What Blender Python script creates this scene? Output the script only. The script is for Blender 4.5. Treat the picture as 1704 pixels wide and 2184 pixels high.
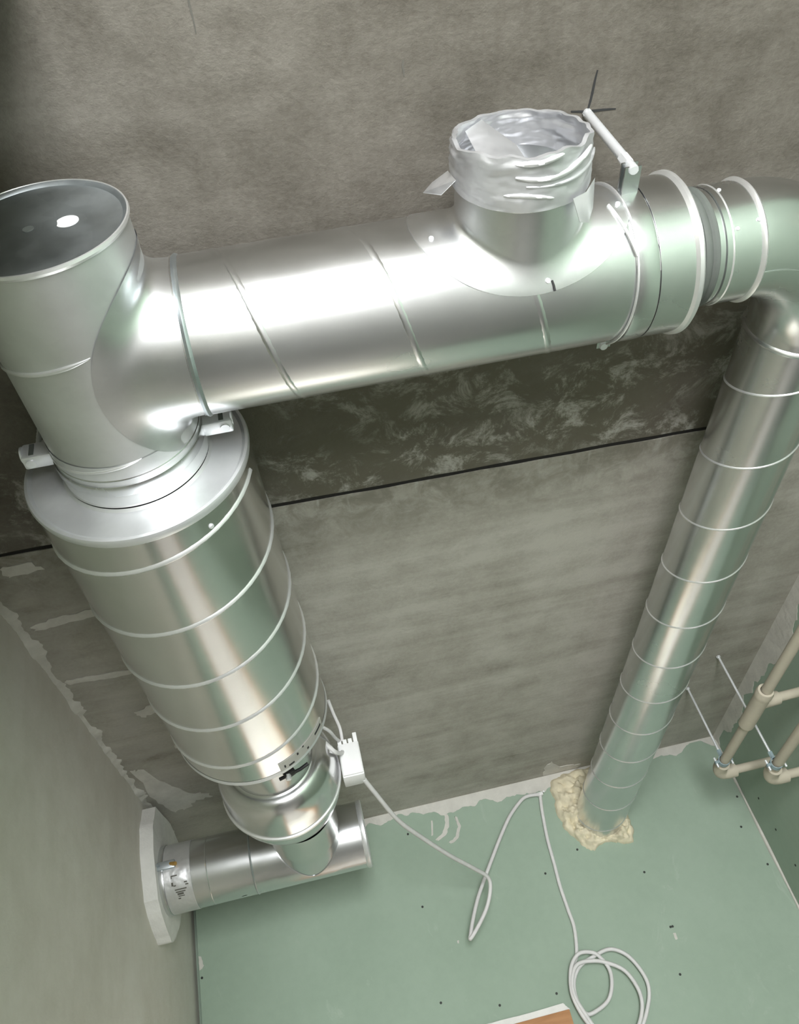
import bpy, bmesh, math, random
from mathutils import Vector, Matrix, noise

random.seed(7)
for o in list(bpy.data.objects):
    bpy.data.objects.remove(o, do_unlink=True)
S = bpy.context.scene
COL = S.collection
V = Vector

# ------------------------------------------------------------------ camera
cam_d = bpy.data.cameras.new('camera'); cam = bpy.data.objects.new('camera', cam_d); COL.objects.link(cam)
r_ = V((0.97521, 0.04954805, -0.21566268)); u_ = V((0.19604884, -0.64542906, 0.7382318)); f_ = V((0.10261702, 0.76221147, 0.63914273))
M = Matrix(((r_.x, u_.x, -f_.x, 0.76598), (r_.y, u_.y, -f_.y, -3.46004), (r_.z, u_.z, -f_.z, -1.31099), (0, 0, 0, 1)))
cam.matrix_world = M
cam_d.sensor_fit = 'HORIZONTAL'; cam_d.sensor_width = 36.0; cam_d.lens = 36.0 * 1788.95 / 1704.0
cam_d.clip_start = 0.02
S.camera = cam

# ------------------------------------------------------------------ world, lights, exposure
S.view_settings.view_transform = 'Standard'; S.view_settings.look = 'None'
S.view_settings.exposure = 0.0; S.view_settings.gamma = 1.0; S.view_settings.use_curve_mapping = False
W = bpy.data.worlds.new('sky'); S.world = W; W.use_nodes = True
bg = W.node_tree.nodes['Background']; bg.inputs[0].default_value = (0.86, 0.93, 1.0, 1); bg.inputs[1].default_value = 1.0

def area(name, loc, target, sx, sy, power, col):
    l = bpy.data.lights.new(name, 'AREA'); l.shape = 'RECTANGLE'; l.size = sx; l.size_y = sy
    l.energy = power; l.color = col
    o = bpy.data.objects.new(name, l); COL.objects.link(o); o.location = loc
    o.rotation_euler = (V(target) - V(loc)).to_track_quat('-Z', 'Y').to_euler()
    return o
# daylight through the window of the front wall, behind the camera
area('window_daylight', (1.01, -5.28, -1.5), (1.01, -3.30, -1.95), 0.84, 1.8, 240, (0.97, 0.985, 1.0))
# ceiling light panel of the bright room beyond the open doorway in the far wall
area('next_room_light', (0.9, 1.1, -0.12), (0.9, 1.1, -2.8), 1.2, 1.2, 175, (1.0, 0.985, 0.95))

# ------------------------------------------------------------------ object helpers
def tag(o, label=None, cat=None, group=None, kind=None):
    if label: o['label'] = label
    if cat: o['category'] = cat
    if group: o['group'] = group
    if kind: o['kind'] = kind
    return o

def thing(name, label, cat, loc=(0, 0, 0), group=None):
    o = bpy.data.objects.new(name, None); COL.objects.link(o); o.location = loc
    o.empty_display_size = 0.05
    return tag(o, label, cat, group)

def base_of(parent):
    b = V((0, 0, 0))
    while parent is not None:
        b += parent.location; parent = parent.parent
    return b

def obj(name, geo, mat, parent=None, sharp=35, loc=None):
    """geo = (verts, faces) in world coordinates; linked as one mesh under parent."""
    vs, fs = geo
    o = bpy.data.objects.new(name, bpy.data.meshes.new(name)); COL.objects.link(o)
    off = base_of(parent)
    if loc is not None:
        o.location = V(loc) - off; off = V(loc)
    me = o.data
    me.from_pydata([tuple(V(v) - off) for v in vs], [], fs)
    bm = bmesh.new(); bm.from_mesh(me)
    bmesh.ops.remove_doubles(bm, verts=bm.verts, dist=1e-6)
    bmesh.ops.recalc_face_normals(bm, faces=bm.faces)
    bm.to_mesh(me); bm.free()
    me.materials.append(mat)
    for p in me.polygons: p.use_smooth = True
    me.set_sharp_from_angle(angle=math.radians(sharp))
    o.parent = parent
    return o

def join(*geos):
    vs, fs = [], []
    for v, f in geos:
        n = len(vs); vs += list(v); fs += [tuple(i + n for i in q) for q in f]
    return vs, fs

def frame(d):
    d = V(d).normalized()
    a = d.cross(V((0, 0, 1)))
    if a.length < 1e-3: a = V((1, 0, 0))
    a.normalize(); b = a.cross(d).normalized()
    return d, a, b

def revolve(prof, A, d, n=96, caps=(False, False)):
    """prof: list of (distance along d from A, radius)"""
    A = V(A); d, a, b = frame(d); vs, fs = [], []
    for s, r in prof:
        for k in range(n):
            t = 2 * math.pi * k / n
            vs.append(A + d * s + (a * math.cos(t) + b * math.sin(t)) * r)
    for i in range(len(prof) - 1):
        for k in range(n):
            k2 = (k + 1) % n
            fs.append((i * n + k, i * n + k2, (i + 1) * n + k2, (i + 1) * n + k))
    if caps[0]: fs.append(tuple(range(n)))
    if caps[1]: fs.append(tuple((len(prof) - 1) * n + k for k in reversed(range(n))))
    return vs, fs

def tube(path, r, n=10, cap=True, closed=False):
    path = [V(p) for p in path]; m = len(path); vs, fs = [], []
    up = None
    for i, p in enumerate(path):
        if closed: t = path[(i + 1) % m] - path[i - 1]
        else: t = path[min(i + 1, m - 1)] - path[max(i - 1, 0)]
        t.normalize()
        if up is None:
            up = t.orthogonal().normalized()
        up = (up - t * up.dot(t)).normalized(); sd = t.cross(up)
        rr = r(i / (m - 1)) if callable(r) else r
        for k in range(n):
            q = 2 * math.pi * k / n
            vs.append(p + (up * math.cos(q) + sd * math.sin(q)) * rr)
    L = m if closed else m - 1
    for i in range(L):
        j = (i + 1) % m
        for k in range(n):
            k2 = (k + 1) % n
            fs.append((i * n + k, i * n + k2, j * n + k2, j * n + k))
    if cap and not closed:
        fs.append(tuple(range(n))); fs.append(tuple((m - 1) * n + k for k in reversed(range(n))))
    return vs, fs

def spline(pts, per=8):
    P = [V(p) for p in pts]; out = []
    for i in range(len(P) - 1):
        p0 = P[max(i - 1, 0)]; p1 = P[i]; p2 = P[i + 1]; p3 = P[min(i + 2, len(P) - 1)]
        for k in range(per):
            t = k / per
            out.append(0.5 * ((2 * p1) + (p2 - p0) * t + (2 * p0 - 5 * p1 + 4 * p2 - p3) * t * t + (3 * p1 - p0 - 3 * p2 + p3) * t ** 3))
    out.append(P[-1]); return out

def box(c, size, ax=None, bev=0.0):
    c = V(c); sx, sy, sz = [s / 2 for s in size]
    X, Y, Z = ax if ax else (V((1, 0, 0)), V((0, 1, 0)), V((0, 0, 1)))
    if bev <= 0:
        vs = [c + X * sx * i + Y * sy * j + Z * sz * k for i in (-1, 1) for j in (-1, 1) for k in (-1, 1)]
        fs = [(0, 1, 3, 2), (4, 6, 7, 5), (0, 4, 5, 1), (2, 3, 7, 6), (0, 2, 6, 4), (1, 5, 7, 3)]
        return vs, fs
    bm = bmesh.new(); bmesh.ops.create_cube(bm, size=1.0)
    for v in bm.verts: v.co = V((v.co.x * sx * 2, v.co.y * sy * 2, v.co.z * sz * 2))
    bmesh.ops.bevel(bm, geom=bm.edges[:], offset=bev, segments=2, affect='EDGES', profile=0.5)
    bm.verts.index_update()
    vs = [c + X * v.co.x + Y * v.co.y + Z * v.co.z for v in bm.verts]
    fs = [tuple(v.index for v in f.verts) for f in bm.faces]
    bm.free(); return vs, fs

def prism(poly, o, u, v, w, depth):
    """polygon (p,q) in plane o + p*u + q*v, extruded along w by depth"""
    o, u, v, w = V(o), V(u), V(v), V(w); n = len(poly)
    vs = [o + u * p + v * q for p, q in poly] + [o + u * p + v * q + w * depth for p, q in poly]
    fs = [tuple(range(n)), tuple(reversed(range(n, 2 * n)))]
    fs += [(i, (i + 1) % n, (i + 1) % n + n, i + n) for i in range(n)]
    return vs, fs

def helix(A, d, R, s0, s1, at0, pitch, phi_sign, rr=0.0028, wide=1.0, per=48, ref=None):
    """lock seam: a low ridge wound round a duct. angle 0 is straight down (or ref); advances pitch per turn"""
    A = V(A); d = V(d).normalized()
    dn = V(ref) if ref else V((0, 0, -1)); dn = (dn - d * dn.dot(d)).normalized(); sd = V((1, 0, 0)) if abs(d.x) < .5 else V((0, 0, -1))
    sd = (sd - d * sd.dot(d) - dn * sd.dot(dn)).normalized()
    vs, fs = [], []
    t0 = (s0 - at0) / (phi_sign * pitch) * 2 * math.pi; t1 = (s1 - at0) / (phi_sign * pitch) * 2 * math.pi
    if t0 > t1: t0, t1 = t1, t0
    m = int((t1 - t0) / (2 * math.pi) * per) + 1
    prof = [(-1.6, -0.15), (-0.9, 0.6), (0, 1.0), (0.9, 0.6), (1.6, -0.15)]
    prof = [(p * wide, q) for p, q in prof]
    k = len(prof)
    for i in range(m + 1):
        t = t0 + (t1 - t0) * i / m
        s = at0 + phi_sign * pitch * t / (2 * math.pi)
        rad = dn * math.cos(t) + sd * math.sin(t)
        for p, q in prof: vs.append(A + d * (s + p * rr) + rad * (R + q * rr))
    for i in range(m):
        for j in range(k - 1): fs.append((i * k + j, i * k + j + 1, (i + 1) * k + j + 1, (i + 1) * k + j))
    return vs, fs

def ring(A, d, s, R, rr=0.003, n=96, w=1.0):
    return revolve([(s - 1.6 * rr * w, R - 0.1 * rr), (s - 0.9 * rr * w, R + 0.6 * rr), (s, R + rr), (s + 0.9 * rr * w, R + 0.6 * rr), (s + 1.6 * rr * w, R - 0.1 * rr)], A, d, n)

def saddle(O, a, b, R, r, ext_a, ext_phi, Lm, k1=0.42, k2=0.6, n=96, m=18, lift=0.0015, coll=0.0):
    """pressed saddle: flange lying on a duct (axis a, radius R) that flares out to a round mouth (axis b, radius r)"""
    O, a, b = V(O), V(a).normalized(), V(b).normalized(); c = a.cross(b).normalized(); vs, fs = [], []
    Rb = R + lift
    rows = m + 1 + (1 if coll > 0 else 0)
    for k in range(n):
        t = 2 * math.pi * k / n; ct, st = math.cos(t), math.sin(t)
        phi = ext_phi * st
        P0 = O + a * ext_a * ct + (b * math.cos(phi) + c * math.sin(phi)) * Rb
        T = -(a * ext_a * ct + (b * -math.sin(phi) + c * math.cos(phi)) * Rb * phi)
        P3 = O + b * Lm + (a * ct + c * st) * r
        gap = (P3 - P0).length
        P1 = P0 + T.normalized() * gap * k1
        P2 = P3 - b * min(gap * k2, Lm - R * math.cos(math.asin(min(1, r * abs(st) / R))) + 0.02)
        for i in range(m + 1):
            q = i / m
            vs.append(P0 * (1 - q) ** 3 + P1 * 3 * q * (1 - q) ** 2 + P2 * 3 * q * q * (1 - q) + P3 * q ** 3)
        if coll > 0: vs.append(P3 + b * coll)
    for k in range(n):
        k2_ = (k + 1) % n
        for i in range(rows - 1): fs.append((k * rows + i, k2_ * rows + i, k2_ * rows + i + 1, k * rows + i + 1))
    return vs, fs

def saddle_flat(O, a, b, R, r, ext_a, ext_phi, Lm, fr=0.018, n=112, lift=0.0025):
    """rolled flange lying on the duct, tight fillet, straight round neck"""
    O, a, b = V(O), V(a).normalized(), V(b).normalized(); c = a.cross(b).normalized(); vs, fs = [], []
    Rb = R + lift; m1, m2 = 12, 10; rows = 1 + m1 + 1 + m2 + 1
    for k in range(n):
        t = 2 * math.pi * k / n; ct, st = math.cos(t), math.sin(t)
        s_in = min(0.985, (r + fr) * st / Rb) if st > 0 else max(-0.985, (r + fr) * st / Rb)
        ph_in = math.asin(s_in); ph_out = ext_phi * st
        on = lambda aa, ph, rad: O + a * aa + (b * math.cos(ph) + c * math.sin(ph)) * rad
        vs.append(on(ext_a * ct, ph_out, R - 0.001))
        for i in range(m1 + 1):
            q = i / m1
            vs.append(on(ext_a * ct + ((r + fr) * ct - ext_a * ct) * q, ph_out + (ph_in - ph_out) * q, Rb))
        P0 = on((r + fr) * ct, ph_in, Rb); b0 = math.sqrt(max(0.0, R * R - (r * st) ** 2))
        P3 = O + (a * ct + c * st) * r + b * (b0 + fr * 1.1)
        T = -(a * ct + c * st); nrm = (b * math.cos(ph_in) + c * math.sin(ph_in)); T = (T - nrm * T.dot(nrm)).normalized()
        P1 = P0 + T * fr * 0.6; P2 = P3 - b * fr * 0.6
        for i in range(1, m2 + 1):
            q = i / m2
            vs.append(P0 * (1 - q) ** 3 + P1 * 3 * q * (1 - q) ** 2 + P2 * 3 * q * q * (1 - q) + P3 * q ** 3)
        vs.append(O + (a * ct + c * st) * r + b * max(Lm, b0 + fr * 1.1 + 0.001))
    for k in range(n):
        k2_ = (k + 1) % n
        for i in range(rows - 1): fs.append((k * rows + i, k2_ * rows + i, k2_ * rows + i + 1, k * rows + i + 1))
    return vs, fs

def patch(outline, o, u, v, w, thick=0.002, jitter=0.0, sub=6, seed=0):
    """thin irregular smear with real thickness, edges subdivided and ragged"""
    rnd = random.Random(seed); pts = []
    n = len(outline)
    for i in range(n):
        p, q = outline[i], outline[(i + 1) % n]
        for k in range(sub):
            t = k / sub
            pts.append((p[0] + (q[0] - p[0]) * t + rnd.uniform(-jitter, jitter), p[1] + (q[1] - p[1]) * t + rnd.uniform(-jitter, jitter)))
    return prism(pts, o, u, v, w, thick)

# ------------------------------------------------------------------ materials
def mat(name):
    m = bpy.data.materials.new(name); m.use_nodes = True
    nt = m.node_tree; return m, nt, nt.nodes['Principled BSDF']

def nd(nt, typ, **kw):
    n = nt.nodes.new(typ)
    for k, v in kw.items():
        if k in n.inputs.keys(): n.inputs[k].default_value = v
        else: setattr(n, k, v)
    return n

def coords(nt, scale=(1, 1, 1), rot=(0, 0, 0), out='Object'):
    tc = nd(nt, 'ShaderNodeTexCoord'); mp = nd(nt, 'ShaderNodeMapping')
    mp.inputs['Scale'].default_value = scale; mp.inputs['Rotation'].default_value = rot
    nt.links.new(tc.outputs[out], mp.inputs['Vector']); return mp.outputs['Vector']

def ntex(nt, vec, scale, detail=5, rough=0.55, dist=0.0):
    n = nd(nt, 'ShaderNodeTexNoise'); n.inputs['Scale'].default_value = scale; n.inputs['Detail'].default_value = detail
    n.inputs['Roughness'].default_value = rough; n.inputs['Distortion'].default_value = dist
    nt.links.new(vec, n.inputs['Vector']); return n.outputs['Fac']

def ramp(nt, fac, stops):
    r = nd(nt, 'ShaderNodeValToRGB'); e = r.color_ramp.elements
    e[0].position, e[0].color = stops[0][0], (*stops[0][1], 1); e[1].position, e[1].color = stops[-1][0], (*stops[-1][1], 1)
    for p, c in stops[1:-1]:
        x = e.new(p); x.color = (*c, 1)
    nt.links.new(fac, r.inputs['Fac']); return r.outputs['Color']

def mix(nt, fac, a, b, typ='MIX'):
    m = nd(nt, 'ShaderNodeMix', data_type='RGBA', blend_type=typ)
    def put(sock, val):
        if hasattr(val, 'is_output') or isinstance(val, bpy.types.NodeSocket): nt.links.new(val, sock)
        elif isinstance(val, (int, float)): sock.default_value = val
        else: sock.default_value = (*val, 1)
    put(m.inputs[0], fac); put(m.inputs[6], a); put(m.inputs[7], b); return m.outputs[2]

def maths(nt, op, a, b=0.0, clamp=False):
    m = nd(nt, 'ShaderNodeMath', operation=op); m.use_clamp = clamp
    for s, v in zip(m.inputs, (a, b)):
        if isinstance(v, (int, float)): s.default_value = v
        else: nt.links.new(v, s)
    return m.outputs[0]

def bump(nt, b, h, strength, dist=0.01):
    n = nd(nt, 'ShaderNodeBump'); n.inputs['Strength'].default_value = strength; n.inputs['Distance'].default_value = dist
    nt.links.new(h, n.inputs['Height']); nt.links.new(n.outputs['Normal'], b.inputs['Normal'])

def sepxyz(nt):
    tc = nd(nt, 'ShaderNodeTexCoord'); s = nd(nt, 'ShaderNodeSeparateXYZ'); nt.links.new(tc.outputs['Object'], s.inputs[0]); return s.outputs

def mrange(nt, v, a, b, c=0.0, d=1.0, smooth=True):
    m = nd(nt, 'ShaderNodeMapRange'); m.interpolation_type = 'SMOOTHSTEP' if smooth else 'LINEAR'
    nt.links.new(v, m.inputs[0]); m.inputs[1].default_value = a; m.inputs[2].default_value = b; m.inputs[3].default_value = c; m.inputs[4].default_value = d
    return m.outputs[0]

def metal(name, lo, hi, r0, r1, spangle=70, wav=0.03, wscale=5, stretch=(1, 1, 1), met=1.0, spk=0.08):
    m, nt, b = mat(name)
    vec = coords(nt); vs = coords(nt, stretch)
    vo = nd(nt, 'ShaderNodeTexVoronoi'); vo.inputs['Scale'].default_value = spangle; nt.links.new(vec, vo.inputs['Vector'])
    n1 = ntex(nt, vs, 9, 4, 0.55); n2 = ntex(nt, vec, 3.0, 4, 0.6)
    sp = nd(nt, 'ShaderNodeSeparateColor'); nt.links.new(vo.outputs['Color'], sp.inputs[0])
    f = maths(nt, 'ADD', maths(nt, 'MULTIPLY', sp.outputs[0], spk), maths(nt, 'MULTIPLY', n1, 1 - spk))
    c = ramp(nt, f, [(0.25, lo), (0.75, hi)]); nt.links.new(c, b.inputs['Base Color'])
    b.inputs['Metallic'].default_value = met
    nt.links.new(mrange(nt, maths(nt, 'ADD', maths(nt, 'MULTIPLY', n1, 0.6), maths(nt, 'MULTIPLY', n2, 0.4)), 0.3, 0.7, r0, r1), b.inputs['Roughness'])
    bump(nt, b, ntex(nt, vs, wscale, 2, 0.5), wav, 0.02)
    return m

GALV = metal('galvanized_sheet', (0.68, 0.69, 0.70), (0.745, 0.755, 0.765), 0.24, 0.275, 80, 0.025, spk=0.03)
GALV_SMOOTH = metal('galvanized_smooth', (0.68, 0.68, 0.675), (0.74, 0.74, 0.735), 0.19, 0.24, 90, 0.025, 4)
GALV_SPANGLE = metal('galvanized_spangled', (0.65, 0.665, 0.67), (0.74, 0.75, 0.755), 0.24, 0.28, 60, 0.03, spk=0.03)
GALV_DULL = metal('galvanized_dull', (0.42, 0.46, 0.48), (0.60, 0.64, 0.66), 0.34, 0.5, 40, 0.05, spk=0.15)
GALV_WHITE = metal('galvanized_pressed', (0.72, 0.73, 0.74), (0.82, 0.83, 0.84), 0.34, 0.42, 90, 0.03, met=0.72)
GALV_FAN = metal('galvanized_fan', (0.70, 0.705, 0.71), (0.77, 0.775, 0.78), 0.19, 0.22, 90, 0.012)
GALV_SADDLE = metal('galvanized_saddle', (0.72, 0.73, 0.74), (0.82, 0.83, 0.84), 0.28, 0.34, 90, 0.02)
GALV_MATT = metal('galvanized_matt', (0.66, 0.67, 0.67), (0.76, 0.77, 0.77), 0.38, 0.46, 90, 0.03, met=0.9)
FOIL = metal('foil_tape', (0.56, 0.56, 0.58), (0.68, 0.68, 0.70), 0.42, 0.52, 60, 0.22, 22, met=0.8)
FOIL_LABEL = metal('foil_tape_printed', (0.66, 0.66, 0.67), (0.82, 0.82, 0.83), 0.36, 0.48, 90, 0.2, 24, met=0.8)
SEAM = metal('seam_bright_zinc', (0.80, 0.80, 0.80), (0.90, 0.90, 0.90), 0.32, 0.40, 120, 0.0, met=0.84)
ZINC = metal('zinc_plated_steel', (0.78, 0.79, 0.81), (0.88, 0.89, 0.91), 0.36, 0.45, 200, 0.0, met=0.6)
BRASS = metal('brass_bolt', (0.75, 0.42, 0.12), (0.85, 0.55, 0.2), 0.3, 0.4, 200, 0.0)

def plain(name, col, rough=0.6, var=0.12, scale=20, bmp=0.0, bscale=60, spec=0.3):
    m, nt, b = mat(name); vec = coords(nt)
    n = ntex(nt, vec, scale, 5, 0.6)
    c = ramp(nt, n, [(0.3, tuple(x * (1 - var) for x in col)), (0.7, tuple(min(1, x * (1 + var)) for x in col))])
    nt.links.new(c, b.inputs['Base Color']); b.inputs['Roughness'].default_value = rough; b.inputs['Specular IOR Level'].default_value = spec
    if bmp: bump(nt, b, ntex(nt, vec, bscale, 5, 0.6), bmp, 0.01)
    return m

PLASTER = plain('filler_plaster', (0.54, 0.525, 0.48), 0.9, 0.10, 14, 0.3, 50)
MORTAR = plain('pale_mortar', (0.58, 0.565, 0.52), 0.9, 0.12, 18, 0.4, 45)
BOARD_WHITE = plain('white_insulation_board', (0.72, 0.71, 0.68), 0.8, 0.06, 20, 0.3, 60)
FOAM = plain('mounting_foam', (0.66, 0.60, 0.44), 0.75, 0.12, 24, 0.3, 40)
CABLE = plain('cable_sheath', (0.62, 0.61, 0.60), 0.5, 0.05, 30)
WHITE_PL = plain('white_plastic', (0.74, 0.74, 0.73), 0.45, 0.03, 20)
STICKER = plain('silver_sticker', (0.40, 0.395, 0.36), 0.4, 0.06, 30)
BLACK = plain('black_plastic', (0.02, 0.02, 0.02), 0.5, 0.1, 20)
INK = plain('marker_ink', (0.03, 0.03, 0.03), 0.8, 0.1, 20)
INK_SOFT = plain('pencil_line', (0.12, 0.115, 0.10), 0.9, 0.1, 20)
PIPE_PP = plain('beige_plastic_pipe', (0.46, 0.42, 0.335), 0.5, 0.06, 14)
BLUE = plain('blue_grey_clamp', (0.24, 0.31, 0.33), 0.45, 0.15, 60)
SCREW = plain('drywall_screw_head', (0.03, 0.035, 0.03), 0.6, 0.1, 20)
RUBBER = plain('grey_rubber_gasket', (0.10, 0.11, 0.10), 0.6, 0.1, 20)
WOOD = None
m, nt, b = mat('brown_wood'); vec = coords(nt, (1.5, 8, 14))
nt.links.new(ramp(nt, ntex(nt, vec, 4, 5, 0.55, 0.6), [(0.3, (0.36, 0.17, 0.07)), (0.7, (0.47, 0.24, 0.11))]), b.inputs['Base Color']); b.inputs['Roughness'].default_value = 0.55
WOOD = m

# concrete ceiling slab: blotched grey-brown cement, form-work streaks, lime bloom beside the slab joint
def concrete(name, bloom):
    m, nt, b = mat(name); vec = coords(nt); x, y, z = sepxyz(nt)
    big = ntex(nt, vec, 1.6, 4, 0.55, 0.3); mid = ntex(nt, vec, 9, 6, 0.65, 0.2); fine = ntex(nt, vec, 90, 3, 0.7)
    streak = ntex(nt, coords(nt, (0.55, 8.0, 1.0), (0, 0, 0.03)), 1.6, 5, 0.62, 0.5)
    f = maths(nt, 'ADD', maths(nt, 'MULTIPLY', big, 0.34), maths(nt, 'MULTIPLY', mid, 0.3))
    f = maths(nt, 'ADD', f, maths(nt, 'MULTIPLY', fine, 0.14))
    f = maths(nt, 'ADD', f, maths(nt, 'MULTIPLY', streak, 0.10 if bloom else 0.30))
    if bloom: c = ramp(nt, f, [(0.34, (0.092, 0.082, 0.067)), (0.44, (0.141, 0.128, 0.109)), (0.55, (0.198, 0.183, 0.159))])
    else: c = ramp(nt, f, [(0.36, (0.17, 0.161, 0.128)), (0.48, (0.32, 0.305, 0.262)), (0.62, (0.44, 0.424, 0.375))])
    if bloom:
        # darker band, weaker at the left, and white lime bloom along the joint
        dark_band = maths(nt, 'MULTIPLY', mrange(nt, y, -2.62, -2.38), mrange(nt, x, 0.30, 0.62, 0.15, 1.0)); dn = ntex(nt, vec, 5, 5, 0.6, 0.4)
        c = mix(nt, maths(nt, 'MULTIPLY', dark_band, mrange(nt, dn, 0.3, 0.6, 0.45, 0.85)), c, (0.125, 0.117, 0.086))
        lime = ntex(nt, coords(nt, (1, 1, 1)), 11, 10, 0.78, 0.5)
        lm = maths(nt, 'MULTIPLY', maths(nt, 'MULTIPLY', mrange(nt, lime, 0.48, 0.64), mrange(nt, ntex(nt, vec, 3.4, 3, 0.5), 0.28, 0.50)), mrange(nt, y, -2.52, -2.14))
        c = mix(nt, maths(nt, 'MULTIPLY', lm, 0.85), c, (0.42, 0.41, 0.37))
    else:
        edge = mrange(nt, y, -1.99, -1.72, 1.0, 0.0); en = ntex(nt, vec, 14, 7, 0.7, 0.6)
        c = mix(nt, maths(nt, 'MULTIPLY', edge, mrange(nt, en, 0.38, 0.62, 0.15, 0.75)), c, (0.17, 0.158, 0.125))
        drip = ntex(nt, coords(nt, (26, 3.0, 1)), 1.0, 3, 0.5)
        c = mix(nt, maths(nt, 'MULTIPLY', mrange(nt, drip, 0.60, 0.70), mrange(nt, y, -1.99, -1.9, 0.7, 0.0)), c, (0.46, 0.45, 0.41))
        wl = maths(nt, 'MULTIPLY', mrange(nt, x, 0.12, 0.28, 1.0, 0.0), mrange(nt, ntex(nt, vec, 6, 6, 0.7, 0.8), 0.4, 0.6))
        c = mix(nt, maths(nt, 'MULTIPLY', wl, 0.5), c, (0.40, 0.385, 0.35))
    nt.links.new(c, b.inputs['Base Color']); b.inputs['Roughness'].default_value = 0.92; b.inputs['Specular IOR Level'].default_value = 0.15
    bump(nt, b, maths(nt, 'ADD', maths(nt, 'MULTIPLY', mid, 0.6), maths(nt, 'MULTIPLY', fine, 0.5)), 0.35, 0.008)
    return m
CONC_A = concrete('concrete_slab_limed', True)
CONC_B = concrete('concrete_slab_streaked', False)

m, nt, b = mat('green_plasterboard'); vec = coords(nt)
f = maths(nt, 'ADD', maths(nt, 'MULTIPLY', ntex(nt, vec, 2.2, 4, 0.6), 0.7), maths(nt, 'MULTIPLY', ntex(nt, vec, 30, 4, 0.6), 0.3))
c = ramp(nt, f, [(0.35, (0.275, 0.352, 0.278)), (0.65, (0.312, 0.390, 0.314))])
sm = mrange(nt, ntex(nt, coords(nt, (2, 2, 1.2), (0.3, 0.4, 0.2)), 3.0, 6, 0.7, 1.5), 0.60, 0.72)
c = mix(nt, maths(nt, 'MULTIPLY', sm, 0.22), c, (0.47, 0.52, 0.46))
nt.links.new(c, b.inputs['Base Color']); b.inputs['Roughness'].default_value = 0.8; b.inputs['Specular IOR Level'].default_value = 0.2
bump(nt, b, ntex(nt, vec, 120, 3, 0.6), 0.05, 0.004)
GREEN = m

m, nt, b = mat('trowelled_wall_plaster'); vec = coords(nt)
f = maths(nt, 'ADD', maths(nt, 'MULTIPLY', ntex(nt, coords(nt, (1, 1, 0.5)), 1.7, 5, 0.55, 0.4), 0.7), maths(nt, 'MULTIPLY', ntex(nt, vec, 12, 6, 0.65), 0.3))
c = ramp(nt, f, [(0.36, (0.56, 0.535, 0.47)), (0.5, (0.635, 0.61, 0.55)), (0.64, (0.69, 0.67, 0.62))])
sp = mrange(nt, ntex(nt, vec, 28, 4, 0.7), 0.70, 0.76)
c = mix(nt, maths(nt, 'MULTIPLY', sp, 0.6), c, (0.5, 0.49, 0.45))
nt.links.new(c, b.inputs['Base Color']); b.inputs['Roughness'].default_value = 0.75; b.inputs['Specular IOR Level'].default_value = 0.25
bump(nt, b, f, 0.25, 0.03)
WALL_PL = m
FLOOR_M = plain('screed_floor', (0.20, 0.195, 0.185), 0.85, 0.12, 3, 0.2, 30)
WHITE_ROOM = plain('white_room_plaster', (0.80, 0.79, 0.755), 0.9, 0.04, 3)
DARK = plain('joint_shade_black', (0.018, 0.017, 0.015), 0.95, 0.1, 20)  # near-black colour for the shade inside the slab joint

# ------------------------------------------------------------------ room shell
WID = 2.2744; YF = -5.2; ZF = -2.8
X, Y, Z = V((1, 0, 0)), V((0, 1, 0)), V((0, 0, 1))
def struct(name, geo, m, label, parent=None, sharp=35):
    o = obj(name, geo, m, parent, sharp)
    if parent is None: tag(o, label, {'w': 'wall', 'f': 'floor', 'c': 'ceiling', 'd': 'door', 't': 'trim', 'b': 'baseboard'}[name[0]], kind='structure')
    return o

struct('floor', box((WID / 2, -2.64, ZF - 0.05), (WID + 0.4, 5.52, 0.1)), FLOOR_M, 'grey screed floor of the narrow room')

# ceiling: a topping with two concrete slabs hung under it, a recessed open joint between them
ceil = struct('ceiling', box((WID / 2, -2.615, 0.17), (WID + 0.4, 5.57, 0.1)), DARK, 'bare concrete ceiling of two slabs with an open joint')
def slab_edge(off, seed, amp=0.0016):
    out = []
    for i in range(61):
        x = -0.2 + (WID + 0.4) * i / 60
        yy = -2.022 + 0.024 * x + off + amp * noise.noise(V((x * 9, seed, 0))) * 2
        out.append((x, yy))
    return out
eA = slab_edge(-0.0065, 1.3); eB = slab_edge(0.0065, 8.1)
obj('slab', prism([(-0.2, YF - 0.2)] + [(WID + 0.2, YF - 0.2)] + eA[::-1], (0, 0, 0), X, Y, Z, 0.12), CONC_A, ceil)
obj('joint_shade_strip', prism([(x, y - 0.0012) for x, y in eA] + [(x, y + 0.0012) for x, y in eB[::-1]], (0, 0, 0.0025), X, Y, Z, 0.10), DARK, ceil)  # black strip painting the joint's shade over the lit slab edges
obj('slab', prism([(WID + 0.2, 0.12), (-0.2, 0.12)] + eB, (0, 0, 0), X, Y, Z, 0.12), CONC_B, ceil)

struct('wall_pier', box((0.275, -4.19, -1.4), (0.55, 2.02, 2.8)), WALL_PL, 'unseen pier added at the left wall to shade the ceiling')  # added out of view to keep window light off the near left ceiling
struct('wall_left', box((-0.06, -2.55, -1.4), (0.12, 5.6, 2.8)), WALL_PL, 'grey trowelled plaster wall on the left')
DX0, DX1, DZ = 0.47, 1.265, -0.93        # doorway opening in the far wall
def back_wall(y0, y1, x0, x1):
    yc, t = (y0 + y1) / 2, y1 - y0
    return join(box(((x0 + DX0) / 2, yc, -1.4), (DX0 - x0, t, 2.8)), box(((DX1 + x1) / 2, yc, -1.4), (x1 - DX1, t, 2.8)), box(((DX0 + DX1) / 2, yc, DZ / 2), (DX1 - DX0, t, -DZ)))
wb = struct('wall_back', join(back_wall(0.0, 0.06, 0.021, WID), back_wall(0.06, 0.12, -0.15, WID + 0.15)), GREEN, 'green plasterboard wall at the far end with screw heads')
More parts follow.
